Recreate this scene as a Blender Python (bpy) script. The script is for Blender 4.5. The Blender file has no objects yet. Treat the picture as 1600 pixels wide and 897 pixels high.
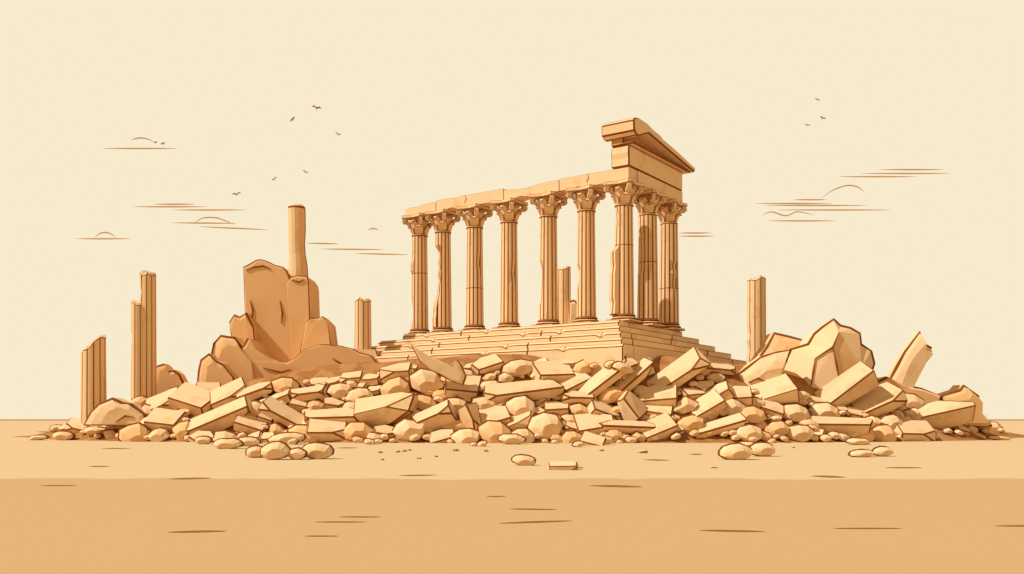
import bpy, bmesh, math, random
from mathutils import Vector, Matrix, noise
random.seed(31)
F=1444.0; HZ=655.0; CAM=1.2
scene=bpy.context.scene
col=scene.collection
def at(px,py,D): return Vector(((px-800)/F*D, D, CAM+(HZ-py)/F*D))
def lerp(tab,x):
    if x<=tab[0][0]: return tab[0][1]
    for (a,b),(c,d) in zip(tab,tab[1:]):
        if x<=c: return b+(d-b)*(x-a)/(c-a)
    return tab[-1][1]
def sm(t):
    t=max(0,min(1,t)); return t*t*(3-2*t)
PX=[(-36,-.3),(-31,.2),(-27,.8),(-20,2.6),(-10,4.2),(0,4.75),(9,4.6),(13,4.2),(20,3.4),(25,2.2),(30,.8),(34,.15),(38,-.3)]
YF=[(-33,60),(-27,54),(-20,49.5),(-14,48),(0,46.8),(12,47.0),(20,49.5),(26,52),(32,58),(38,62)]
def H(x,y):
    yf=lerp(YF,x)
    h=(lerp(PX,x)+.3)*sm((y-yf+1)/6.4)*sm((100-y)/14)-.15
    if h>0: h+=.12*noise.noise(Vector((x*.6,y*.6,0)))
    return h
ST=6.95; CT=15.25
ang=math.atan2(-.571,.824)
a0,b0,ta,tb,te=1.6,.5,1.05,.62,1.25
XL=[0,1.3,2.5,3.4,3.8]
NST=5; SH=.44
def stepdim(k): return (-16.1-XL[k], b0+tb*k, -(a0+ta*k), 6.2+1.1+te*k)
def HS(x,y):
    h=max(0,H(x,y))
    dx,dy=x-6.67,y-55; c,s=math.cos(-ang),math.sin(-ang)
    lx,ly=dx*c-dy*s, dx*s+dy*c
    for k in range(NST):
        xl,xr,yf,yb=stepdim(k)
        if xl<lx<xr and yf<ly<yb:
            h=max(h,ST-SH*k); break
    return h
def hit(px,py,fn=None):
    fn=fn or HS
    D=42.0; d0=F*CAM/(py-HZ) if py>HZ+1 else 999
    if d0<42: return at(px,py,d0)
    while D<92:
        P=at(px,py,D)
        if P.z<=fn(P.x,P.y):
            for _ in range(8):
                D-=.08; Q=at(px,py,D)
                if Q.z>fn(Q.x,Q.y): break
                P=Q
            return P
        D+=.6
    return None

# ---------------- materials
def mat(name,c,c2=None,scale=.9,thr=.55,var=.1,soft=.04):
    m=bpy.data.materials.new(name); m.use_nodes=True
    nt=m.node_tree; N=nt.nodes; L=nt.links
    b=N['Principled BSDF']; b.inputs['Roughness'].default_value=1
    b.inputs['Specular IOR Level'].default_value=0
    if c2 is None: c2=tuple(k*.86 for k in c)
    tc=N.new('ShaderNodeTexCoord'); nz=N.new('ShaderNodeTexNoise')
    nz.inputs['Scale'].default_value=scale; nz.inputs['Detail'].default_value=3
    L.new(tc.outputs['Object'],nz.inputs['Vector'])
    r=N.new('ShaderNodeValToRGB')
    r.color_ramp.elements[0].position=thr-soft; r.color_ramp.elements[0].color=(*c,1)
    r.color_ramp.elements[1].position=thr+soft; r.color_ramp.elements[1].color=(*c2,1)
    L.new(nz.outputs['Fac'],r.inputs['Fac'])
    oi=N.new('ShaderNodeObjectInfo'); mr=N.new('ShaderNodeMapRange')
    mr.inputs['To Min'].default_value=1-var; mr.inputs['To Max'].default_value=1+var*.5
    L.new(oi.outputs['Random'],mr.inputs['Value'])
    hs=N.new('ShaderNodeHueSaturation')
    L.new(mr.outputs['Result'],hs.inputs['Value']); L.new(r.outputs['Color'],hs.inputs['Color'])
    L.new(hs.outputs['Color'],b.inputs['Base Color'])
    return m
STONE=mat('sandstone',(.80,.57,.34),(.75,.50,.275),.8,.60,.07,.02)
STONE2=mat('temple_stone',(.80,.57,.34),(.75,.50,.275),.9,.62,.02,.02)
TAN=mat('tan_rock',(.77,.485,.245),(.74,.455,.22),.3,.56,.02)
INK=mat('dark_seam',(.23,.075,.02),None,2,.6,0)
SHADE=mat('painted_recess_shade',(.56,.31,.13),None,2,.6,0)  # darker stone tone that paints shade into flutes, capital bells and recesses
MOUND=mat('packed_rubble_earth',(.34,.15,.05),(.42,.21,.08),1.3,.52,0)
CLOUDM=mat('cloud_wisp',(.64,.41,.21),None,1,.6,0)
BIRDM=mat('bird_feather',(.38,.23,.12),None,5,.6,0)
CRACK=mat('ground_crack',(.28,.13,.04),None,2,.6,0)

class MB:
    def __init__(s): s.v=[];s.f=[];s.m=[]
    def add(s,vs,fs,mi=0,M=None):
        o=len(s.v)
        s.v+= [ (M@Vector(v)) if M else Vector(v) for v in vs]
        for i,f in enumerate(fs):
            s.f.append([k+o for k in f]); s.m.append(mi if isinstance(mi,int) else mi[i])
    def box(s,x0,x1,y0,y1,z0,z1,mi=0,j=0,M=None):
        vs=[(x,y,z) for x in(x0,x1) for y in(y0,y1) for z in(z0,z1)]
        vs=[(a+random.uniform(-j,j),b+random.uniform(-j,j),c+random.uniform(-j,j)) for a,b,c in vs]
        s.add(vs,[(0,1,3,2),(4,6,7,5),(0,4,5,1),(2,3,7,6),(0,2,6,4),(1,5,7,3)],mi,M)
    def lathe(s,prof,n=16,mi=0,M=None,cap=True):
        vs=[];fs=[];ms=[]
        for r,z in prof:
            for k in range(n):
                a=2*math.pi*k/n; vs.append((r*math.cos(a),r*math.sin(a),z))
        for i in range(len(prof)-1):
            for k in range(n):
                k2=(k+1)%n
                fs.append((i*n+k,i*n+k2,(i+1)*n+k2,(i+1)*n+k)); ms.append(mi[i] if isinstance(mi,list) else mi)
        if cap:
            fs.append(tuple(range((len(prof)-1)*n,len(prof)*n))); ms.append(0)
            fs.append(tuple(reversed(range(n)))); ms.append(0)
        s.add(vs,fs,ms,M)
    def rings(s,rings,mids):
        n=len(rings[0]); fs=[tuple(range(n))]; ms=[0]
        for k in range(len(rings)-1):
            for i in range(n):
                fs.append((k*n+i,(k+1)*n+i,(k+1)*n+(i+1)%n,k*n+(i+1)%n)); ms.append(mids[k])
        L_=len(rings)-1
        fs.append(tuple(reversed(range(L_*n,(L_+1)*n)))); ms.append(0)
        s.add(sum(rings,[]),fs,ms)
    def strip(s,pts,w,mi=1):
        n=len(pts); vs=[]
        for i,p in enumerate(pts):
            a=pts[max(0,i-1)]; b=pts[min(n-1,i+1)]; t=(b-a); t.y=0; t=t.normalized()
            u=Vector((-t.z,0,t.x)); ww=w*(.25 if i in(0,n-1) else 1)/2
            vs+=[p+u*ww,p+Vector((0,-w*.4,0)),p-u*ww,p+Vector((0,.1,0))]
        fs=[]
        for i in range(n-1):
            for k in range(4): fs.append((i*4+k,i*4+(k+1)%4,(i+1)*4+(k+1)%4,(i+1)*4+k))
        s.add(vs,fs,mi)
    def prism(s,poly,axis,a,b,mi=0,M=None):
        n=len(poly); vs=[]
        for t in(a,b):
            for p,q in poly:
                vs.append({'x':(t,p,q),'y':(p,t,q),'z':(p,q,t)}[axis])
        fs=[tuple(range(n)),tuple(reversed(range(n,2*n)))]+[(i,(i+1)%n,(i+1)%n+n,i+n) for i in range(n)]
        s.add(vs,fs,mi,M)
    def obj(s,name,mats=None,ink=.04,ang=28,loc=(0,0,0)):
        me=bpy.data.meshes.new(name)
        me.from_pydata([tuple(v) for v in s.v],[],s.f)
        for m in (mats or [STONE,INK,SHADE]): me.materials.append(m)
        for p,mi in zip(me.polygons,s.m): p.material_index=mi
        bm=bmesh.new(); bm.from_mesh(me); bmesh.ops.recalc_face_normals(bm,faces=bm.faces); bm.to_mesh(me); bm.free()
        return finish(me,name,ink,ang,loc)
BEV=[]
def finish(me,name,ink,ang,loc):
    o=bpy.data.objects.new(name,me); col.objects.link(o); o.location=loc
    if ink:
        b=o.modifiers.new('seam','BEVEL'); b.width=ink*2.2; b.segments=1; b.limit_method='ANGLE'
        b.angle_limit=math.radians(ang); b.material=1; b.use_clamp_overlap=False; b.offset_type='WIDTH'
        BEV.append(o)
    return o
def tag(o,label,cat,group=None):
    o['label']=label; o['category']=cat
    if group: o['group']=group
    return o
def parent(c,p): c.parent=p; return c

def hull(pts,name,mats,ink,loc=(0,0,0),dis=.26,ang=24):
    bm=bmesh.new()
    for p in pts: bm.verts.new(p)
    r=bmesh.ops.convex_hull(bm,input=bm.verts)
    dead=[g for g in r['geom_interior'] if isinstance(g,bmesh.types.BMVert)]
    if dead: bmesh.ops.delete(bm,geom=dead,context='VERTS')
    bmesh.ops.dissolve_limit(bm,angle_limit=dis,verts=bm.verts,edges=bm.edges)
    bmesh.ops.recalc_face_normals(bm,faces=bm.faces)
    me=bpy.data.meshes.new(name); bm.to_mesh(me); bm.free()
    for m in mats: me.materials.append(m)
    return finish(me,name,ink,ang,loc)
def fib(n,j):
    out=[]; ga=math.pi*(3-5**.5)
    ph=random.uniform(0,6)
    for i in range(n):
        z=1-2*(i+.5)/n; r=math.sqrt(1-z*z); a=ga*i+ph
        v=Vector((r*math.cos(a),r*math.sin(a),z))
        v+=Vector([random.uniform(-j,j) for _ in range(3)]); out.append(v)
    return out
def rock(name,P,sx,sy,sz,n=12,rot=None,m=None,ink=.04,j=.22,dis=.42,ang=30):
    R=(rot or Matrix.Rotation(random.uniform(-.3,.3),3,'Y'))
    pts=[R@Vector((v.x*sx,v.y*sy,v.z*sz)) for v in fib(n,j)]
    return hull(pts,name,[m or STONE,INK],ink,P,dis,ang)
def band(ring,e,c):
    out=[]
    for p in ring:
        d=Vector((c.x-p.x,0,c.z-p.z)); 
        out.append(p+d.normalized()*e+Vector((0,-e*.45,0)))
    return out
def stone(name,P,wx,hz,dy,n=9,ink=.04,m=None,jit=.12,tilt=None,yaw=None,sh=1.0):
    rad=[1+random.uniform(-jit,jit) for _ in range(n)]; ph=random.uniform(0,6.28)
    aj=[random.uniform(-.3,.3)*jit*6/n for _ in range(n)]
    rg=[]
    sx=random.uniform(.10,.28)*sh; sz=random.uniform(-.46,-.28)*sh
    for r,y,s in ((.50,-.95,1.0),(.84,-.55,.40),(1,0,0),(.86,.5,0),(.4,1,0)):
        ring=[]
        for i in range(n):
            a=2*math.pi*i/n+ph+aj[i]; q=rad[i]*r
            x=q*math.cos(a)+sx*s; z=q*math.sin(a)
            if z<0: z*=.8
            z+=sz*s
            yy=y-(.25*(z-sz*s) if s==1.0 else 0)
            ring.append(Vector((x*wx,yy*dy,z*hz)))
        rg.append(ring)
    e=ink*2.0
    rings=[rg[0],rg[1],band(rg[2],e,Vector((0,0,0))),rg[2],[p+Vector((0,e*.8,0)) for p in rg[2]],rg[3],rg[4]]
    R=Matrix.Rotation(random.uniform(-.25,.25) if yaw is None else yaw,3,'Z')@Matrix.Rotation(random.uniform(-.35,.35) if tilt is None else tilt,3,'Y')
    rings=[[R@v for v in r] for r in rings]
    mb=MB(); mb.rings(rings,[0,0,1,1,0,0])
    return mb.obj(name,[m or STONE,INK],0,46,P)
def block(name,P,L,W,T,tilt=0,roll=35,yaw=0,m=None,ink=.045,j=.06,chip=2):
    cs=[]
    for a in(-1,1):
        for b in(-1,1):
            for c in(-1,1): cs.append((a,b,c))
    chips=random.sample(cs,chip); pts=[]
    for c in cs:
        base=Vector((c[0]*L/2,c[1]*W/2,c[2]*T/2))
        base+=Vector((random.uniform(-1,1)*min(L*j,.4),random.uniform(-1,1)*W*j,random.uniform(-1,1)*T*j))
        if c in chips:
            k=random.uniform(.25,.7)
            q=min(L,W,T)
            pts+=[base-Vector((c[0]*q*k*2,0,0)),base-Vector((0,c[1]*q*k,0)),base-Vector((0,0,c[2]*q*k))]
        else: pts.append(base)
    R=Matrix.Rotation(math.radians(yaw),3,'Z')@Matrix.Rotation(-math.radians(tilt),3,'Y')@Matrix.Rotation(math.radians(roll),3,'X')
    return hull([R@p for p in pts],name,[m or STONE,INK],ink,P,dis=.3,ang=30)
def shard(name,P,L,W,T,tilt,roll,yaw,ink):
    n=random.choice([5,6,7]); pts=[]
    ph=random.uniform(0,6.28)
    for i in range(n):
        a=ph+2*math.pi*i/n+random.uniform(-.25,.25); r=random.uniform(.8,1.15)
        x,y=r*math.cos(a)*L/2,r*math.sin(a)*W/2
        pts.append(Vector((x,y,T/2))); pts.append(Vector((x*random.uniform(.85,1.0),y*random.uniform(.9,1.05),-T/2)))
    R=Matrix.Rotation(math.radians(yaw),3,'Z')@Matrix.Rotation(-math.radians(tilt),3,'Y')@Matrix.Rotation(math.radians(roll),3,'X')
    return hull([R@p for p in pts],name,[STONE,INK],ink,P,dis=.35,ang=32)
def outline_rock(name,poly,D,depth,inset=.72,shift=(.06,-.05),m=None,ink=.08,jit=.06,ch=.7,cracks=()):
    D=D-.35*depth
    P=[at(px,py,D) for px,py in poly]
    c=sum(P,Vector())/len(P); n=len(P)
    w=max(p.x for p in P)-min(p.x for p in P)
    h=max(p.z for p in P)-min(p.z for p in P)
    sh=Vector((shift[0]*w,0,shift[1]*h))
    R=sum(math.hypot(p.x-c.x,p.z-c.z) for p in P)/n
    dy=(1-inset)*R*ch; e=ink*1.9
    J=lambda: Vector((random.uniform(-jit,jit),random.uniform(-jit,jit)*.3,random.uniform(-jit,jit)))
    def ring(sc,yy,s=0,j=False):
        out=[]
        for p in P:
            q=(p-c)*sc; q.y=yy; q+=sh*s
            if j: q+=J()
            out.append(q)
        return out
    rim=ring(1,0)
    rings=[ring(inset,-dy,1,True),ring((1+inset)/2,-dy*.62,.45,True),band(rim,e,Vector((0,0,0))),rim,[p+Vector((0,e*.8,0)) for p in rim],ring(1,.55*depth),ring(inset,.85*depth)]
    mb=MB(); mb.rings(rings,[0,0,1,1,0,0])
    for cr_ in cracks:
        pts=[]
        for px,py in cr_:
            q=at(px,py,D)-c; q.y=-dy-.02; pts.append(q)
        mb.strip(pts,e*.8)
    return mb.obj(name,[m or TAN,INK],0,44,c)

# ---------------- world
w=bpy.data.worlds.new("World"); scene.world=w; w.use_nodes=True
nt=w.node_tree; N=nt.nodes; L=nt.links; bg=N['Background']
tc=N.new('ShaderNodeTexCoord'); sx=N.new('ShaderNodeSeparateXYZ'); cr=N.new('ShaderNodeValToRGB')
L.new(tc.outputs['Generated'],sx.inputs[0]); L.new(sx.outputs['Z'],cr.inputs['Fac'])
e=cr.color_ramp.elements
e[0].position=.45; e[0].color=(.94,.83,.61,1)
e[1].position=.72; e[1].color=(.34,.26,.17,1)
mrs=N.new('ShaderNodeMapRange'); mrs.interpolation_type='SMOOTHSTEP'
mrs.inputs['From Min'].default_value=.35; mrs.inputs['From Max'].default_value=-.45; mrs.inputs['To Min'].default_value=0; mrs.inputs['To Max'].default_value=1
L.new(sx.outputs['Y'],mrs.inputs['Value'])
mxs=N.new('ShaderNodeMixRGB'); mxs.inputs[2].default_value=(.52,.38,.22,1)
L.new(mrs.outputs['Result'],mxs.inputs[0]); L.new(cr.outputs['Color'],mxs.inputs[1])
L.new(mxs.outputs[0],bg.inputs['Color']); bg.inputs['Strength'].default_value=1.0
S=Vector((-.66,-.19,.74)).normalized()
sl=bpy.data.lights.new('sun','SUN'); sl.energy=4.2; sl.angle=math.radians(.5); sl.color=(1,.94,.83)
so=bpy.data.objects.new('sun',sl); col.objects.link(so); so.rotation_euler=S.to_track_quat('Z','Y').to_euler(); so.location=(-30,-20,40)
cam=bpy.data.cameras.new('camera'); co=bpy.data.objects.new('camera',cam); col.objects.link(co)
cam.sensor_width=36; cam.lens=F/1600*36; cam.shift_y=(HZ-448.5)/1600; cam.clip_end=20000; cam.clip_start=.1
co.location=(0,0,CAM); co.rotation_euler=(math.pi/2,0,0); scene.camera=co
scene.view_settings.view_transform='Standard'; scene.view_settings.look='None'; scene.view_settings.exposure=0

# ---------------- ground
g=bpy.data.materials.new('sand'); g.use_nodes=True; nt=g.node_tree; N=nt.nodes; L=nt.links
b=N['Principled BSDF']; b.inputs['Roughness'].default_value=1; b.inputs['Specular IOR Level'].default_value=0
tc=N.new('ShaderNodeTexCoord'); nz=N.new('ShaderNodeTexNoise'); nz.inputs['Scale'].default_value=.5; nz.inputs['Detail'].default_value=4
L.new(tc.outputs['Object'],nz.inputs['Vector'])
sx=N.new('ShaderNodeSeparateXYZ'); L.new(tc.outputs['Object'],sx.inputs[0])
ma=N.new('ShaderNodeMath'); ma.operation='MULTIPLY_ADD'; ma.inputs[1].default_value=2.4; L.new(nz.outputs['Fac'],ma.inputs[0]); L.new(sx.outputs['Y'],ma.inputs[2])
mr=N.new('ShaderNodeMapRange'); mr.inputs['From Min'].default_value=19.75; mr.inputs['From Max'].default_value=19.85; L.new(ma.outputs[0],mr.inputs['Value'])
mx=N.new('ShaderNodeMixRGB'); mx.inputs[1].default_value=(.53,.345,.175,1); mx.inputs[2].default_value=(.615,.455,.27,1); L.new(mr.outputs[0],mx.inputs[0])
mr2=N.new('ShaderNodeMapRange'); mr2.inputs['From Min'].default_value=700; mr2.inputs['From Max'].default_value=1000; L.new(sx.outputs['Y'],mr2.inputs['Value'])
mx2=N.new('ShaderNodeMixRGB'); mx2.inputs[2].default_value=(.34,.17,.065,1); L.new(mr2.outputs[0],mx2.inputs[0]); L.new(mx.outputs[0],mx2.inputs[1])
L.new(mx2.outputs[0],b.inputs['Base Color'])
mb=MB()
R=6000
mb.add([(-R,-200,0),(R,-200,0),(R,R,0),(-R,R,0)],[(0,1,2,3)],0)
dashes=[(261,355,831,3,-2),(63,120,759,1.6,0),(528,597,808,1.6,0),(490,573,816,1.6,0),(475,530,838,1.4,0),(760,790,776,1.6,0),(795,871,796,1.8,1),(778,895,816,2.4,-4),
(920,1005,760,3.2,2),(1092,1196,830,3,2),(1300,1411,826,1.8,0),(1553,1640,822,2.2,0),(264,330,748,2.4,-1.5),(623,682,743,2,-1),(1267,1322,745,3,2),(1382,1442,731,2,0),
(1005,1047,719,2,1),(138,172,729,1.6,0),(57,90,675,1.6,0),(158,205,701,1.5,0),(525,560,700,1.5,0),(1078,1098,710,2,0),(1110,1122,731,2,0),(1490,1530,672,1.6,0),(900,912,731,2,0)]
for x0,x1,py,t,sl_ in dashes:
    n=8; up=[];dn=[]
    for i in range(n+1):
        u=i/n; px=x0+(x1-x0)*u; yy=py+sl_*(u-.5)
        hw=t/2*math.sin(math.pi*min(1,max(0,u)))**.7+.05
        for arr,o in((up,-hw),(dn,hw*.8)):
            d=F*CAM/(yy+o-HZ); arr.append(((px-800)/F*d,d,.004))
    pts=dn+up[::-1]
    mb.add(pts,[tuple(range(len(pts)))],1)
gr=mb.obj('ground',[g,CRACK],0); gr['kind']='structure'
# mound
mb=MB(); nx,ny=160,110
vs=[];fs=[]
for j in range(ny+1):
    for i in range(nx+1):
        x=-42+84*i/nx; y=44.5+57.5*j/ny; vs.append((x,y,H(x,y)))
for j in range(ny):
    for i in range(nx):
        a=j*(nx+1)+i; fs.append((a,a+1,a+nx+2,a+nx+1))
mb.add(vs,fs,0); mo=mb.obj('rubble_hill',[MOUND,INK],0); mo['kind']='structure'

# ---------------- fluted shaft
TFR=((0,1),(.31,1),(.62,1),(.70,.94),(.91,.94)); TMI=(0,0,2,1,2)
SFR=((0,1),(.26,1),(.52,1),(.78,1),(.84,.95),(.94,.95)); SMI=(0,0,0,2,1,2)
def shaft(r0,r1,h,nf=12,cut=0,cutdir=0,drums=(.34,.67),damage=None,seed=0,fr=TFR,mi=TMI):
    mb=MB()
    zs=[0,.02]
    for d in drums: zs+=[d-.004,d+.004]
    zs+=[.2,.5,.8,1]
    if damage: zs+=[.1,.15,.27,.37,.44,.58,.63,.71,.76,.87,.93]
    zs=sorted(set(zs)); F_=len(fr); nn=nf*F_
    rnd=random.Random(seed); vs=[]
    topj=[rnd.uniform(-.30,.22)*r1 for _ in range(nf)]
    for zi,z in enumerate(zs):
        r=(r0+(r1-r0)*z); jj=rnd.uniform(-.10,.10)
        for k in range(nf):
            for f,s in fr:
                a=2*math.pi*(k+f)/nf
                rr=r*s
                if damage:
                    for (a0_,a1_,z0,z1,amt) in damage:
                        if a0_<=a%(2*math.pi)<=a1_ and z0<=z<=z1: rr*=amt+jj
                x,y=rr*math.cos(a),rr*math.sin(a)
                zz=z*h
                if zi==len(zs)-1 and cut:
                    zz+=cut*(math.cos(a-cutdir))*r+topj[k]*(1-f)+topj[(k+1)%nf]*f
                vs.append((x,y,zz))
    fs=[];ms=[]
    for i in range(len(zs)-1):
        ring=any(abs(zs[i]-(d-.004))<1e-6 for d in drums)
        for q in range(nn):
            q2=(q+1)%nn
            fs.append((i*nn+q,i*nn+q2,(i+1)*nn+q2,(i+1)*nn+q))
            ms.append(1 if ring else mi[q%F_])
    if cut:
        n0=(len(zs)-1)*nn; ring=[Vector(v) for v in vs[n0:]]
        c=sum(ring,Vector())/nn
        for sc,dz in ((1.0,.10),(.80,.36)):
            for q in ring: vs.append(tuple(c+(q-c)*sc+Vector((0,0,r1*dz))))
        for lv in range(2):
            for q in range(nn): fs.append((n0+lv*nn+q,n0+lv*nn+(q+1)%nn,n0+(lv+1)*nn+(q+1)%nn,n0+(lv+1)*nn+q)); ms.append(1 if lv==0 else 0)
        fs.append(tuple(range(n0+2*nn,n0+3*nn))); ms.append(0)
    else:
        fs.append(tuple(range((len(zs)-1)*nn,len(zs)*nn))); ms.append(0)
    mb.add(vs,fs,ms)
    return mb

# ---------------- temple
temple=bpy.data.objects.new('temple_ruin',None); col.objects.link(temple)
temple.location=(6.67,55,3.6); temple.rotation_euler=(0,0,ang); temple.empty_display_size=2
tag(temple,'ruined sandstone temple colonnade with Corinthian columns and pediment fragment','temple')
Z0=3.6
TM=[STONE2,INK,SHADE]
for k in range(NST):
    z1=ST-SH*k-Z0; z0=z1-SH+.003
    xl,xr,yf,yb=stepdim(k)
    if k==NST-1: z0-=1.5
    mb=MB()
    x=xl
    while x<xr-.01:
        wd=random.uniform(5,9.5); x2=min(xr,x+wd)
        if xr-x2<3.5: x2=xr
        cuts=[x+.01,x2-.01]
        if random.random()<.7:
            m_=random.uniform(x+1,x2-1); cuts=[x+.01,m_-.35,m_,m_+.3,x2-.01]
        secs=[]; n=len(cuts)-1
        for i,xx in enumerate(cuts):
            c_=.16 if i!=2 or n<4 else .30; y0=yf
            secs.append([(xx,y0,z0),(xx,y0,z1-c_),(xx,y0+c_*1.0,z1),(xx,yf+1.3,z1),(xx,yf+1.3,z0)])
        vs=sum(secs,[]); fs=[(0,1,2,3,4),tuple(n*5+q for q in(4,3,2,1,0))]; ms=[0,0]
        for i in range(n):
            for q in range(5):
                fs.append((i*5+q,i*5+(q+1)%5,(i+1)*5+(q+1)%5,(i+1)*5+q)); ms.append(0)
        mb.add(vs,fs,ms)
        x=x2
    y=yf+1.3
    while y<yb-.01:
        wd=random.uniform(4.5,7.5); y2=min(yb,y+wd)
        if yb-y2<2.6: y2=yb
        mb.box(xr-1.2,xr-random.uniform(0,.05),y+.008,y2-.008,z0,z1-.002,0,.015)
        y=y2
    mb.box(xl+.1,xr-1.22,yf+1.34,yb,z0,z1-.13,0)
    o=mb.obj('step',TM,.030,33); parent(o,temple)
def capital():
    mb=MB()
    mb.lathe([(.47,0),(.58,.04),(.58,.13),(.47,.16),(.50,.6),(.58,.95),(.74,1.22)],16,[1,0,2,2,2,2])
    def leaf(a,z0,r0,s):
        M=Matrix.Rotation(a,4,'Z')
        prof=[(r0,z0,.25*s),(r0+.09,z0+.3*s,.31*s),(r0+.28,z0+.54*s,.23*s),(r0+.38,z0+.40*s,.07)]
        vs=[]
        for r,z,wd in prof: vs+=[(r,-wd,z),(r,wd,z)]
        for r,z,wd in prof: vs+=[(r-.10,-wd,z-.03),(r-.10,wd,z-.03)]
        fs=[(0,1,3,2),(2,3,5,4),(4,5,7,6),(8,10,11,9),(10,12,13,11),(12,14,15,13)]
        fs+=[(0,2,10,8),(2,4,12,10),(4,6,14,12),(1,9,11,3),(3,11,13,5),(5,13,15,7),(6,7,15,14),(0,8,9,1)]
        mb.add(vs,fs,0,M)
    for i in range(5): leaf(i*math.pi/2.5+.3,.14,.48,1.1)
    for i in range(5): leaf((i+.5)*math.pi/2.5+.3,.52,.50,1.05)
    for i in range(4):
        a=(i+.5)*math.pi/2
        M=Matrix.Rotation(a,4,'Z')@Matrix.Translation((1.0,0,1.06))@Matrix.Rotation(math.pi/2,4,'X')@Matrix.Translation((0,0,-.13))
        mb.lathe([(.21,0),(.21,.26)],10,0,M)
        mb.lathe([(.08,-.02),(.08,.28)],8,1,M)
        M2=Matrix.Rotation(a,4,'Z')
        mb.add([(.5,-.13,.75),(.5,.13,.75),(.95,.13,1.24),(.95,-.13,1.24),(.62,-.13,.64),(.62,.13,.64),(1.05,.13,.96),(1.05,-.13,.96)],
          [(0,1,2,3),(4,7,6,5),(0,4,5,1),(3,2,6,7),(0,3,7,4),(1,5,6,2)],0,M2)
    poly=[]
    for i in range(4):
        a=(i+.5)*math.pi/2
        for da in(-.09,.09): poly.append((1.24*math.cos(a+da),1.24*math.sin(a+da)))
        a2=(i+1)*math.pi/2
        poly.append((.74*math.cos(a2),.74*math.sin(a2)))
    mb.prism(poly,'z',1.24,1.45,0)
    return mb
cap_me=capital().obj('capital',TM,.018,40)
def cbase():
    mb=MB()
    mb.box(-.80,.80,-.80,.80,0,.15)
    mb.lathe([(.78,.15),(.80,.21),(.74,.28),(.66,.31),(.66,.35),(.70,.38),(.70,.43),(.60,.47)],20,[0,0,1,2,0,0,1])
    return mb
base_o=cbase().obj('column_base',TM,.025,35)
pos=[(-15.9*t,0) for t in (0,.163,.335,.525,.70,.87,1)]+[(0,3.15),(0,6.2)]
dmg={5:[(2.7,5.0,.3,.83,.60),(2.9,4.7,.0,.25,1.22)],0:[(2.9,4.6,0,.60,1.40),(3.2,4.4,.83,.95,.80)],1:[(3,4.4,.3,.45,.88)],2:[(3,4.6,.2,.5,.84)],3:[(5.4,6.28,.4,.6,.88)],4:[(5.6,6.28,.55,.75,.84)],6:[(2.8,4.4,.1,.3,.82),(3,4.6,.6,.72,1.10)],7:[(3.5,5.5,.5,.8,.84)],8:[(5.2,6.28,.3,.6,.86)]}
drs=[(.64,),(),(),(),(.38,),(),(.6,),(.55,),(.35,)]
sh_h=CT-ST-1.45-.47
for i,(x,y) in enumerate(pos):
    rs=1.10 if i>6 else 1
    mb=shaft(.60*rs,.52*rs,sh_h,13,0,0,drs[i],dmg.get(i),seed=i)
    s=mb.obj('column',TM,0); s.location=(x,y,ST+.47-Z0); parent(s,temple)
    if i in(0,5,6): s['label']='chipped fluted column with broken shaft edge'
    for src,z in((cap_me,sh_h-.002),(base_o,-.47)):
        o=src if i==0 else src.copy()
        if i: col.objects.link(o)
        o.parent=s; o.location=(0,0,z)
# architrave
mb=MB(); xs=[-16.8,-14.0,-8.4,-4.2,.62]
for i,(xa,xb) in enumerate(zip(xs,xs[1:])):
    zt=CT+.76-Z0-[.10,0,.06,0][i]; zl=CT+.002-Z0
    if i==0:
        poly=[(xa+.15,zl),(xb-.012,zl),(xb-.012,zt),(xa+1.6,zt-.02),(xa+1.3,zt-.12),(xa+.5,zt-.1),(xa+.0,zt-.22)]
    else:
        poly=[(xa+.012,zl),(xa+.9,zl+.0),(xa+1.3,zl+.09),(xa+1.7,zl),(xb-.012,zl),(xb-.012,zt)]
        xx=xb-random.uniform(.9,1.6)
        while xx>xa+.9:
            poly.append((xx,zt-random.choice([0,.05,.14,.0]))); xx-=random.uniform(.5,1.5)
        poly.append((xa+.012,zt-.02))
    mb.prism(poly,'y',-.55,.55)
for cx in(-11.5,-2.2):
    mb.strip([Vector((cx,-.56,zl+.76)),Vector((cx+.1,-.56,zl+.5)),Vector((cx-.05,-.56,zl+.3)),Vector((cx+.05,-.56,zl+.15))],.06)
mb.box(-.5,.62,.57,6.95,CT+.002-Z0,CT+.798-Z0,0,.01)
o=mb.obj('architrave',TM,.04,50); parent(o,temple)
mb=MB()
mb.prism([(-.62,CT+.80-Z0),(6.9,CT+.80-Z0),(6.9,CT+2.05-Z0),(-.60,CT+2.05-Z0),(-.66,CT+1.6-Z0),(-.60,CT+1.3-Z0)],'x',-.55,.66)
o=mb.obj('frieze',TM,.05); parent(o,temple)
zb=CT+2.06-Z0
mb=MB()
mb.prism([(-.62,zb),(7.0,zb),(7.0,zb+.15),(1.0,zb+1.25),(-.62,zb+1.25)],'x',-.55,.30,2)  # tympanum wall coloured with the shade tone
mb.box(-.0,1.0,-.66,7.45,zb+.002,zb+.17,0,.01)
mb.prism([(-.98,zb+.62),(-1.04,zb+1.22),(-.85,zb+1.42),(-.3,zb+1.52),(.9,zb+1.47),(1.5,zb+1.33),(2.6,zb+1.22),(2.8,zb+1.10),(4.4,zb+.92),(6.0,zb+.68),(7.75,zb+.40),(7.65,zb+.06),(.9,zb+.92),(-.45,zb+.42),(-.66,zb+.42)],'x',-1.0,1.2,0)
o=mb.obj('pediment',TM,.055,30); parent(o,temple)

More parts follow.
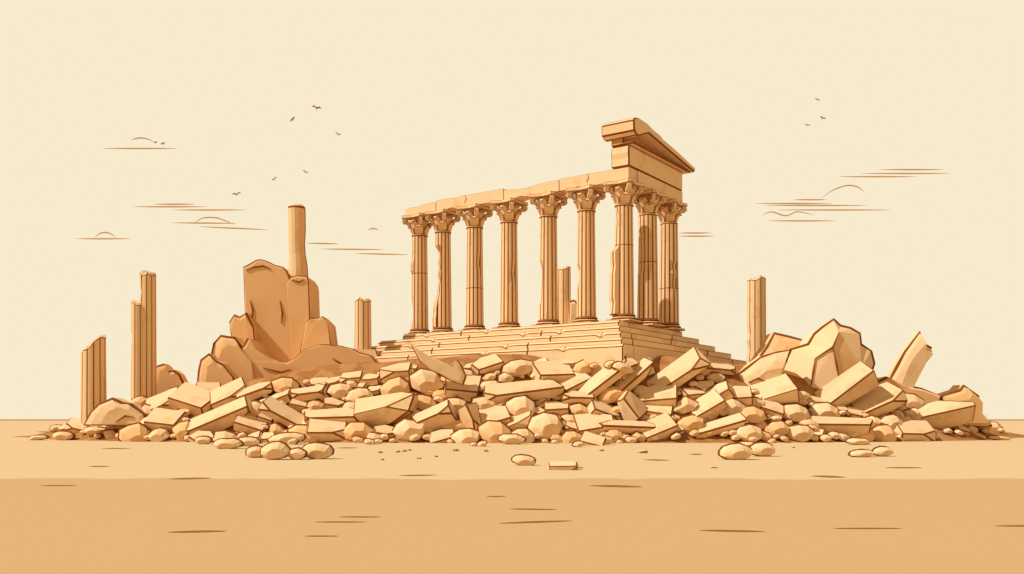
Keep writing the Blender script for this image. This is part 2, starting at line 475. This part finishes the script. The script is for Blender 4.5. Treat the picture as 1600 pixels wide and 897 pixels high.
# ---------------- standing broken columns
def standing(px,ptop,pbot,wpx,D,cut=0,cutdir=0,nf=9,label='',extra=None,rz=-.02,taper=1.04,drums=()):
    z1=at(px,ptop,D).z; x=(px-800)/F*D; z0=min(at(px,pbot,D).z,H(x,D))-.3
    r=wpx/F*D/2
    mb=shaft(r*taper,r*.98,z1-z0-r*.2,nf,cut,cutdir,drums,extra,seed=int(px),fr=SFR,mi=SMI)
    o=mb.obj('broken_column',[STONE2,INK,SHADE],.03,60,(x,D,z0)); o.rotation_euler=(0,0,rz)
    tag(o,label,'column','broken columns standing in the ruins')
    return o
standing(231,428,627,25,56,.2,2.5,10,'tall fluted sandstone column stump with split lower side',[(2.2,4.2,.86,.95,.9)])
standing(216,474,627,21,55.75,.5,3,8,'short fluted column piece standing against a taller stump',[(2.4,4.0,.5,.75,.9)])
standing(146,538,650,37,56,.9,0.3,12,'short fluted column stump with a slanting broken top',[(2.4,3.8,.6,.8,.92)])
standing(567,468,560,26,60,.10,0,10,'fluted column stump on a square block above the rubble')
standing(881,420,515,22,68,.2,0,8,'slim broken column stump standing behind the temple colonnade')
standing(1182,436,565,29,69,.10,0,10,'lone fluted column stump standing among the boulders',[(2.6,3.9,.3,.5,.93)])
P=at(567,553,60); o=block('plinth',P,1.9,1.9,.5,0,0,8,STONE2); tag(o,'square stone block beneath a column stump','stone block')
o=outline_rock('wall_fragment',[(888,520),(890,470),(897,468),(904,474),(906,520)],67,1.2,.8,m=STONE2); tag(o,'low broken wall piece standing beside a column stump','wall')
def pillar():
    D=60.6
    prof=[(446,466,15.5),(430,466,15.3),(415,466,14.2),(398,464.5,12.8),(380,463.5,12.8),(360,464,13.5),(327,463.5,13.5),(324,463.5,13.4),(321,463,11)]
    mb=MB(); n=14; vs=[]
    for pi_,(py,px,w_) in enumerate(prof):
        c=at(px,py,D); r=w_/F*D
        for k in range(n):
            a=2*math.pi*k/n+.22
            vs.append((c.x+r*math.cos(a),D+r*math.sin(a),c.z+(random.uniform(-.05,.05) if pi_<6 else 0)))
    fs=[];ms=[]
    for i in range(len(prof)-1):
        for k in range(n):
            fs.append((i*n+k,i*n+(k+1)%n,(i+1)*n+(k+1)%n,(i+1)*n+k)); ms.append(1 if i==6 or k in(13,6) else (2 if k in(11,12) else 0))  # tan facets put shade into the colour of the pillar's right side
    fs.append(tuple(range((len(prof)-1)*n,len(prof)*n))); ms.append(0); fs.append(tuple(reversed(range(n)))); ms.append(0)
    c=at(465,432,D); mb.add([Vector(v)-c for v in vs],fs,ms)
    o=mb.obj('broken_column',[STONE2,INK,TAN],0,40,c)
    tag(o,'smooth weathered round pillar standing on a rock pinnacle','column','broken columns standing in the ruins')
pillar()
OB='boulders of the rock outcrop'
def orock(poly,D,dep,label,**k):
    o=outline_rock('boulder',poly,D,dep,**k); return tag(o,label,'boulder',OB)
o=outline_rock('rock_pinnacle',[(380,620),(383,500),(381,440),(380,417),(390,412),(400,406),(408,405),(418,408),(430,414),(442,417),(448,424),(452,433),(452,470),(456,520),(466,620)],61.4,4.2,.95,(.008,-.006),jit=.02,cracks=[[(385,423),(398,418),(412,416),(424,421)],[(438,470),(442,490),(440,505)],[(392,470),(396,486),(394,500)]])
tag(o,'tall blocky tan rock pinnacle with a rounded broken top','rock',OB)
o=outline_rock('rock_pinnacle',[(462,620),(454,520),(450,470),(449,440),(455,432),(466,430),(480,432),(482,440),(484,500),(490,620)],61,4.0,.95,(.008,-.006),jit=.02,cracks=[[(456,438),(468,441),(476,437)]])
tag(o,'narrow tan rock pinnacle carrying a weathered pillar','rock',OB)
orock([(335,630),(345,590),(358,562),(366,552),(380,540),(386,528),(396,545),(412,558),(430,566),(446,568),(462,558),(474,546),(484,543),(500,538),(512,538),(532,540),(552,545),(566,552),(580,556),(590,566),(608,580),(622,630)],58.5,5,'broad tan boulder mass at the foot of the pinnacle',inset=.95,shift=(.008,-.01),cracks=[[(412,575),(440,582),(455,577)],[(520,560),(540,572),(548,588)],[(470,590),(490,584),(502,590)]])
orock([(462,600),(470,540),(479,503),(484,496),(496,497),(504,494),(512,502),(514,518),(517,540),(522,600)],60,3.4,'craggy upright tan boulder leaning on the pinnacle',inset=.93,shift=(.015,-.01))
orock([(352,600),(366,545),(360,520),(358,503),(366,491),(374,495),(385,488),(396,510),(402,600)],60.3,3.4,'small upright tan boulder beside the pinnacle',inset=.88,shift=(.03,-.03))
orock([(322,610),(328,560),(333,536),(345,523),(356,525),(366,526),(376,538),(396,562),(402,610)],57.8,3.0,'blocky tan boulder stacked in the outcrop',inset=.72,m=TAN,shift=(.11,-.08))
orock([(306,620),(309,580),(313,562),(326,552),(336,562),(347,568),(365,590),(374,622)],56.3,2.4,'squat tan boulder at the edge of the outcrop',inset=.70,m=TAN,shift=(.11,-.08))
orock([(232,625),(243,572),(255,568),(262,580),(272,578),(280,584),(288,600),(294,625)],58.5,1.6,'lumpy rock behind a fluted column stump',inset=.8)
orock([(130,665),(140,645),(152,632),(175,621),(192,628),(205,630),(228,648),(236,665)],52,2,'domed sandstone boulder beside the column stumps',inset=.60,m=STONE,shift=(.10,-.14),cracks=[[(185,660),(200,650),(214,652)]])
BG='large boulders among the rubble'
def brock(poly,D,dep,label,**k):
    o=outline_rock('boulder',poly,D,dep,**k); return tag(o,label,'boulder',BG)
def peaked():
    D=53.6
    rim=[(1203,645),(1214,598),(1226,562),(1234,545),(1262,536),(1272,520),(1284,510),(1303,497),(1314,507),(1330,511),(1345,520),(1347,537),(1363,548),(1368,568),(1360,592),(1345,612),(1322,645)]
    inner=[(1262,562,-1.3),(1290,545,-1.2),(1252,606,-1.7),(1300,620,-1.7),(1338,575,-.8),(1305,520,-.6)]
    c=at(1285,580,D)
    V=[at(a,b,D)-c for a,b in rim]
    for v in V: v.y=0
    e=.15
    V2=band(V,e,Vector((0,0,0)))
    I=[]
    for a,b,y in inner:
        q=at(a,b,D)-c; q.y=y; I.append(q)
    back=[Vector((v.x*.9,2.6,v.z*.9)) for v in V]; back2=[v+Vector((0,.1,0)) for v in V]
    n=len(V); mb=MB(); vs=V2+V+back2+back+I; o=4*n
    fs=[];ms=[]
    for k,mi in((0,1),(1,1),(2,0)):
        for i in range(n): fs.append((k*n+i,k*n+(i+1)%n,(k+1)*n+(i+1)%n,(k+1)*n+i)); ms.append(mi)
    fs.append(tuple(range(3*n,4*n))); ms.append(0)
    A,B,C,Dd,E,G=[o+i for i in range(6)]
    tri=[(3,2,A),(2,1,C,A),(1,0,C),(0,16,Dd,C),(16,15,Dd),(15,14,Dd),(14,13,E,Dd),(13,12,E),(12,11,E),(11,10,E),(10,9,G,E),(9,8,G),(8,7,G),(7,6,G),(6,5,B,G),(5,4,B),(4,3,A,B),(A,C,B),(B,C,Dd),(B,Dd,E),(B,E,G)]
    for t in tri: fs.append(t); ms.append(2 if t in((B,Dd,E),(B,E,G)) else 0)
    mb.add(vs,fs,ms)
    o_=Vector((0,-.03,0))
    for pts in ([vs[A]+o_,vs[B]+o_,vs[G]+o_],[vs[B]+o_,vs[B].lerp(vs[Dd],.4)+o_,vs[B].lerp(vs[Dd],.75)+o_],[vs[C]+o_,vs[C].lerp(vs[A],.5)+o_,vs[A]+o_]):
        mb.strip(pts,.13)
    ob=mb.obj('boulder',[STONE,INK,TAN],0,44,c)
    tag(ob,'huge peaked sandstone boulder with sharp cracked planes','boulder',BG)
peaked()
brock([(1165,600),(1180,566),(1198,540),(1210,519),(1232,524),(1254,530),(1248,545),(1242,560),(1240,620),(1180,630)],57,3,'slanting sandstone boulder leaning on a larger one',inset=.6,m=TAN,shift=(.14,-.06))
brock([(1118,614),(1133,598),(1160,578),(1190,556),(1214,549),(1236,546),(1230,566),(1216,584),(1204,602),(1176,612),(1150,623),(1128,621)],51.6,1.8,'pale wedge shaped boulder sloping down the rubble',inset=.58,m=STONE,shift=(.06,-.16),ch=.9,cracks=[[(1165,598),(1180,592),(1190,596)]])
brock([(1340,655),(1362,600),(1385,588),(1412,600),(1440,606),(1470,618),(1460,665)],56,3,'low sloping boulder beneath a leaning pillar fragment',inset=.74,m=TAN)
brock([(1455,665),(1470,618),(1500,608),(1506,601),(1530,618),(1532,645),(1545,668)],56,2.5,'angular boulder at the rim of the rubble heap',inset=.66,m=TAN,shift=(.1,-.1))
brock([(1048,668),(1050,637),(1064,621),(1082,617),(1096,630),(1101,655),(1090,672)],50,2.0,'rounded boulder wedged in the rubble heap',inset=.66,m=TAN,shift=(.1,-.1))
o=outline_rock('pillar_fragment',[(1366,645),(1386,600),(1400,572),(1414,548),(1438,517),(1441,534),(1457,543),(1440,562),(1428,585),(1416,606),(1398,650)],55.6,1.2,.66,(.12,0),STONE)
tag(o,'broken pointed pillar fragment leaning out of the rubble','pillar')
o=outline_rock('arch_fragment',[(641,537),(655,547),(672,558),(694,566),(712,574),(715,562),(722,571),(729,588),(724,602),(706,597),(690,588),(672,578),(655,564)],48.5,.7,.8,(0,0),STONE,.045)
tag(o,'jagged curved slab fragment sticking out of rubble','stone fragment')

# ---------------- slabs
taken=[(1175,588,52,26,0),(685,570,40,22,0)]
def slab(px,py,Lp,top,front,tilt,yaw=0,label=None,name='stone_slab',chip=3,roll=38):
    P=hit(px,py+front*.4) or at(px,py+front*.4,53)
    D=P.y-.4; k=D/F
    c=at(px,py,D)
    o=block(name,c,Lp*k,top*k/math.sin(math.radians(roll)),front*k/math.cos(math.radians(roll)),tilt,roll,yaw,None,.05,.08,chip)
    tag(o,label or 'broken sandstone slab tilted in the rubble heap','stone slab','fallen slabs in the rubble')
    taken.append((px,py,Lp*.36,(top+front)*.55,tilt))
slab(338,657,116,22,20,24,0,'long tilted sandstone slab resting on small stones')
slab(602,641,98,24,26,9,-14,'thick rectangular sandstone block lying in the rubble')
slab(817,611,116,20,16,6,0,'long flat sandstone slab lying across the rubble')
slab(945,592,100,20,13,38,0,'long narrow sandstone beam propped up at an angle')
slab(985,594,90,16,12,42,0,'narrow sandstone beam propped up at an angle')
slab(1052,588,108,24,14,34,0,'propped sandstone beam leaning on the rubble')
slab(1315,612,112,22,24,34,0,'thick tilted sandstone block leaning in the rubble')
slab(1365,630,80,30,16,22,0,'short tilted sandstone block leaning in the rubble')
slab(1310,666,100,12,20,-1,-6,'low rectangular sandstone block lying on the sand')
slab(1468,650,100,20,28,14,-10,'thick sandstone block at the edge of the rubble')
slab(520,652,86,16,14,3)
slab(450,652,84,18,14,-28,0,'cracked slab sloping down onto the sand')
slab(980,668,92,10,13,-2,5,'thin flat sandstone slab lying on the sand')
slab(1122,667,84,14,10,17)
slab(738,655,46,18,22,-60)
slab(985,637,46,24,22,-55,0,'short squared fragment lying tipped in rubble')
slab(905,622,50,12,14,-4)
slab(680,655,62,16,26,24)
slab(480,615,56,12,12,8); slab(400,612,56,14,12,20)
slab(1120,576,56,10,9,-6)

# ---------------- random rocks
TOP=[(40,657),(130,640),(200,630),(300,604),(360,606),(520,592),(640,572),(760,566),(900,566),(1000,568),(1130,572),(1200,602),(1340,625),(1400,618),(1480,630),(1540,655),(1600,661)]
BOT=[(40,662),(130,676),(210,690),(290,682),(330,694),(400,688),(470,696),(520,684),(580,690),(640,682),(700,690),(760,694),(860,688),(930,697),(1030,682),(1120,680),(1200,688),(1260,684),(1350,690),(1440,682),(1560,670),(1600,666)]
placed=[]; nr=0
for target,sizes,lim in ((55,(42,48,54),6000),(185,(30,34,39),9000),(330,(20,23,27),12000)):
    tries=0
    while nr<target and tries<lim:
        tries+=1
        px=random.uniform(45,1590); t_,b_=lerp(TOP,px),lerp(BOT,px)
        s=random.choice(sizes)*(1 if 180<px<1500 else .6)
        py=random.uniform(t_+s*.12,b_-s*.12)
        if any((((px-a)/(w_+s*.25))**2+((py-b)/(h_+s*.12))**2)<1 for a,b,w_,h_,_ in taken): continue
        if any(((px-a)**2+((py-b)*1.68)**2)<(.40*(s+c))**2 for a,b,c in placed): continue
        P=hit(px,py+s*.12)
        if P is None: continue
        placed.append((px,py,s)); nr+=1
        k=P.y/F; wx=s*k/2*1.12; hz=wx*random.uniform(.58,.82)
        P=P+Vector((0,-.1,hz*.3))
        high=(py-t_)<.35*(b_-t_)
        kind=random.random(); big=s>29
        ik=.043 if big else .034
        if kind<(.40 if high else .66):
            o=stone('rounded_stone',P,wx,hz,wx*.75,random.choice([7,8,9,10]),ik,TAN if random.random()<.35 else STONE,random.choice([.06,.12,.18])); tag(o,'chunky weathered sandstone lump lying in the rubble heap','rock','weathered stones in the rubble heap')
        elif kind<(.60 if high else .72):
            o=shard('slab_fragment',P,wx*2.3,wx*1.7,hz*.85,random.uniform(-16,26),random.uniform(22,40),random.uniform(-20,20),ik); tag(o,'flat broken sandstone shard lying in the rubble heap','stone slab','flat shards in the rubble heap')
        else:
            o=block('stone_block',P,wx*2.1,wx*1.5,hz*1.2,random.uniform(-22,32),random.uniform(28,42),random.uniform(-22,22),None,ik,.06,random.choice([1,2])); tag(o,'broken sandstone block lying in the rubble heap','stone block','broken blocks in the rubble heap')
ns=0;tries=0;pl2=[]
while ns<150 and tries<9000:
    tries+=1
    px=random.uniform(40,1598); t_,b_=lerp(TOP,px),lerp(BOT,px)+5; py=random.uniform(t_+4,b_)
    if any((((px-a)/w_)**2+((py-b)/h_)**2)<1 for a,b,w_,h_,_ in taken): continue
    if any(((px-a)**2+((py-b)*1.5)**2)<(.38*c+4)**2 for a,b,c in placed): continue
    if any(((px-a)**2+((py-b)*1.4)**2)<12**2 for a,b in pl2): continue
    P=hit(px,py)
    if P is None: continue
    pl2.append((px,py)); ns+=1; r=random.uniform(5,9)*P.y/F
    o=stone('small_stone',P+Vector((0,-.2,r*.5)),r*1.2,r*.8,r,random.choice([7,8]),.026,TAN if random.random()<.3 else STONE,.12); tag(o,'small stone wedged between bigger rubble rocks','stone','small stones in the rubble')
# foreground stones
fg=[(818,727,42,18),(880,734,44,14),(1148,718,58,27),(1190,713,44,24),(1168,702,34,14),(1345,714,44,13),(1378,713,34,17),(430,718,52,30),(464,718,34,20),(496,717,52,28),(400,715,36,20),(448,694,60,20),(356,701,52,18),(318,694,30,14),(388,697,40,16),(60,664,34,9),(1340,695,40,12),(720,692,40,16),(800,694,46,18),(940,694,40,14),(100,668,40,16),(150,680,44,14),(205,684,40,20),(1560,668,36,8)]
for px,pb,wp,hp in fg:
    D=F*CAM/(pb-HZ) if pb>685 else 53
    k=D/F; x=(px-800)*k; z0=max(0,H(x,D))
    if px==880: o=block('fallen_stone',Vector((x,D,hp*k*.40)),wp*k,hp*k*1.8,hp*k*.6,0,14,-4,None,.014,.04,4)
    else: o=stone('fallen_stone',Vector((x,D,z0+hp*k*.42)),wp*k*.50,hp*k*.55,wp*k*.34,12,.00085*D,None,.06,random.uniform(-.1,.1),random.uniform(-.15,.15),.8)
    tag(o,'flat rectangular stone lying on open sand' if px==880 else 'smooth rounded stone lying on the open sand','stone','stones scattered on the sand')
for px,pb in [(594,708),(632,706),(682,714),(712,705),(598,719),(655,717),(512,686),(548,681),(622,707),(760,706),(640,704),(1450,690),(1005,708),(566,692),(940,705),(1240,700)]:
    D=F*CAM/(pb-HZ); k=D/F; r=random.uniform(2.5,4.5)*k
    if px==1005: r=7*k
    o=rock('pebble',Vector(((px-800)*k,D,r*.3)),r*1.3,r,r*.6,10,m=TAN,ink=.012); tag(o,'small brown pebble lying on the sand','pebble','pebbles scattered on the sand')

# ---------------- clouds
def stroke(mb,pts,D,w_,c0):
    P=[at(a,b,D)-c0 for a,b in pts]
    if len(P)>2:
        Q=[]
        for i in range(len(P)-1):
            p0=P[max(0,i-1)];p1=P[i];p2=P[i+1];p3=P[min(len(P)-1,i+2)]
            for k in range(5):
                t=k/5; Q.append(.5*((2*p1)+(p2-p0)*t+(2*p0-5*p1+4*p2-p3)*t*t+(3*p1-p0-3*p2+p3)*t**3))
        Q.append(P[-1]); P=Q
    else: P=[P[0].lerp(P[1],i/10) for i in range(11)]
    n=5; vs=[]
    for i,p in enumerate(P):
        u=i/(len(P)-1); r=w_/F*D/2*max(.15,max(0,math.sin(math.pi*u))**.6)
        for k in range(n):
            a=2*math.pi*k/n; vs.append(p+Vector((0,r*math.cos(a),r*math.sin(a))))
    fs=[(i*n+k,i*n+(k+1)%n,(i+1)*n+(k+1)%n,(i+1)*n+k) for i in range(len(P)-1) for k in range(n)]
    mb.add(vs,fs,0)
clouds=[
 [[(160,232),(278,232)],[(205,219),(214,216),(226,216),(240,221)]],
 [[(207,323),(325,323)],[(240,319),(305,319)],[(268,328),(385,328)]],
 [[(268,348),(370,349)],[(303,349),(316,341),(336,340),(352,345),(366,351)],[(310,354),(420,359)]],
 [[(118,373),(205,373)],[(148,371),(158,364),(170,364),(181,371)]],
 [[(478,380),(530,381)],[(500,389),(600,390)],[(555,396),(637,398)]],
 [[(575,359),(583,357),(591,359)]],
 [[(1310,276),(1432,276)],[(1345,271),(1484,271)],[(1375,265),(1475,265)]],
 [[(1240,312),(1292,312)],[(1283,310),(1300,298),(1322,290),(1340,292),(1350,300)],[(1180,318),(1300,318)],[(1195,321),(1355,321)],[(1215,328),(1392,328)]],
 [[(1190,337),(1205,331),(1228,337),(1246,331),(1272,336)],[(1200,345),(1307,345)]],
 [[(1060,364),(1112,364)],[(1060,369),(1116,369)]]]
for i,c in enumerate(clouds):
    D=300; c0=at(c[0][0][0],c[0][0][1],D); mb=MB()
    for s in c: stroke(mb,s,D,2.4,c0)
    o=mb.obj('cloud',[CLOUDM],0,28,c0); tag(o,'thin wispy brown streak cloud in a cream sky','cloud','wispy streak clouds')
# ---------------- birds
for px,py,wp,rz in [(494,169,13,.3),(457,187,9,-.7),(528,210,8,.4),(477,269,8,.5),(429,280,8,-.8),(370,304,12,-.3),(242,223,8,.2),(254,225,8,-.2),(1277,156,7,.5),(1286,185,9,.3),(1262,196,7,.2)]:
    D=120; s=wp*1.25/F*D/2; c=at(px,py,D); mb=MB()
    vs=[(0,-.6,.02),(-.13,0,.03),(.13,0,.03),(0,0,-.14),(0,.5,.02),(-.12,.7,.02),(.12,.7,.02),
        (-.5,-.22,.42),(-.48,.28,.36),(-1.05,.15,.26),(.5,-.22,.42),(.48,.28,.36),(1.05,.15,.26),(-.12,-.22,.05),(.12,-.22,.05),(-.08,.2,.04),(.08,.2,.04),(0,.05,.12)]
    fs=[(0,13,3),(0,3,14),(0,14,17,13),(13,1,3),(14,3,2),(1,15,4,3),(2,3,4,16),(17,16,4,15),(4,5,6),
        (13,7,8,15,1),(7,9,8),(14,2,16,11,10),(10,11,12),(13,17,15),(14,16,17)]
    mb.add([Vector(v)*s for v in vs],fs,0)
    o=mb.obj('bird',[BIRDM],0,28,c); o.rotation_euler=(-.4,rz*.8,random.uniform(-.5,.5))
    tag(o,'small dark bird flying with raised wings','bird','birds flying over the ruins')

# ---------------- keep every seam bevel inside its stone
bpy.context.view_layer.update()
dg=bpy.context.evaluated_depsgraph_get()
for o in BEV:
    ev=o.evaluated_get(dg); me=ev.data
    lo=[min(v.co[i] for v in o.data.vertices) for i in range(3)]; hi=[max(v.co[i] for v in o.data.vertices) for i in range(3)]
    if any(v.co[i]<lo[i]-.03 or v.co[i]>hi[i]+.03 for v in me.vertices for i in range(3)):
        o.modifiers['seam'].use_clamp_overlap=True
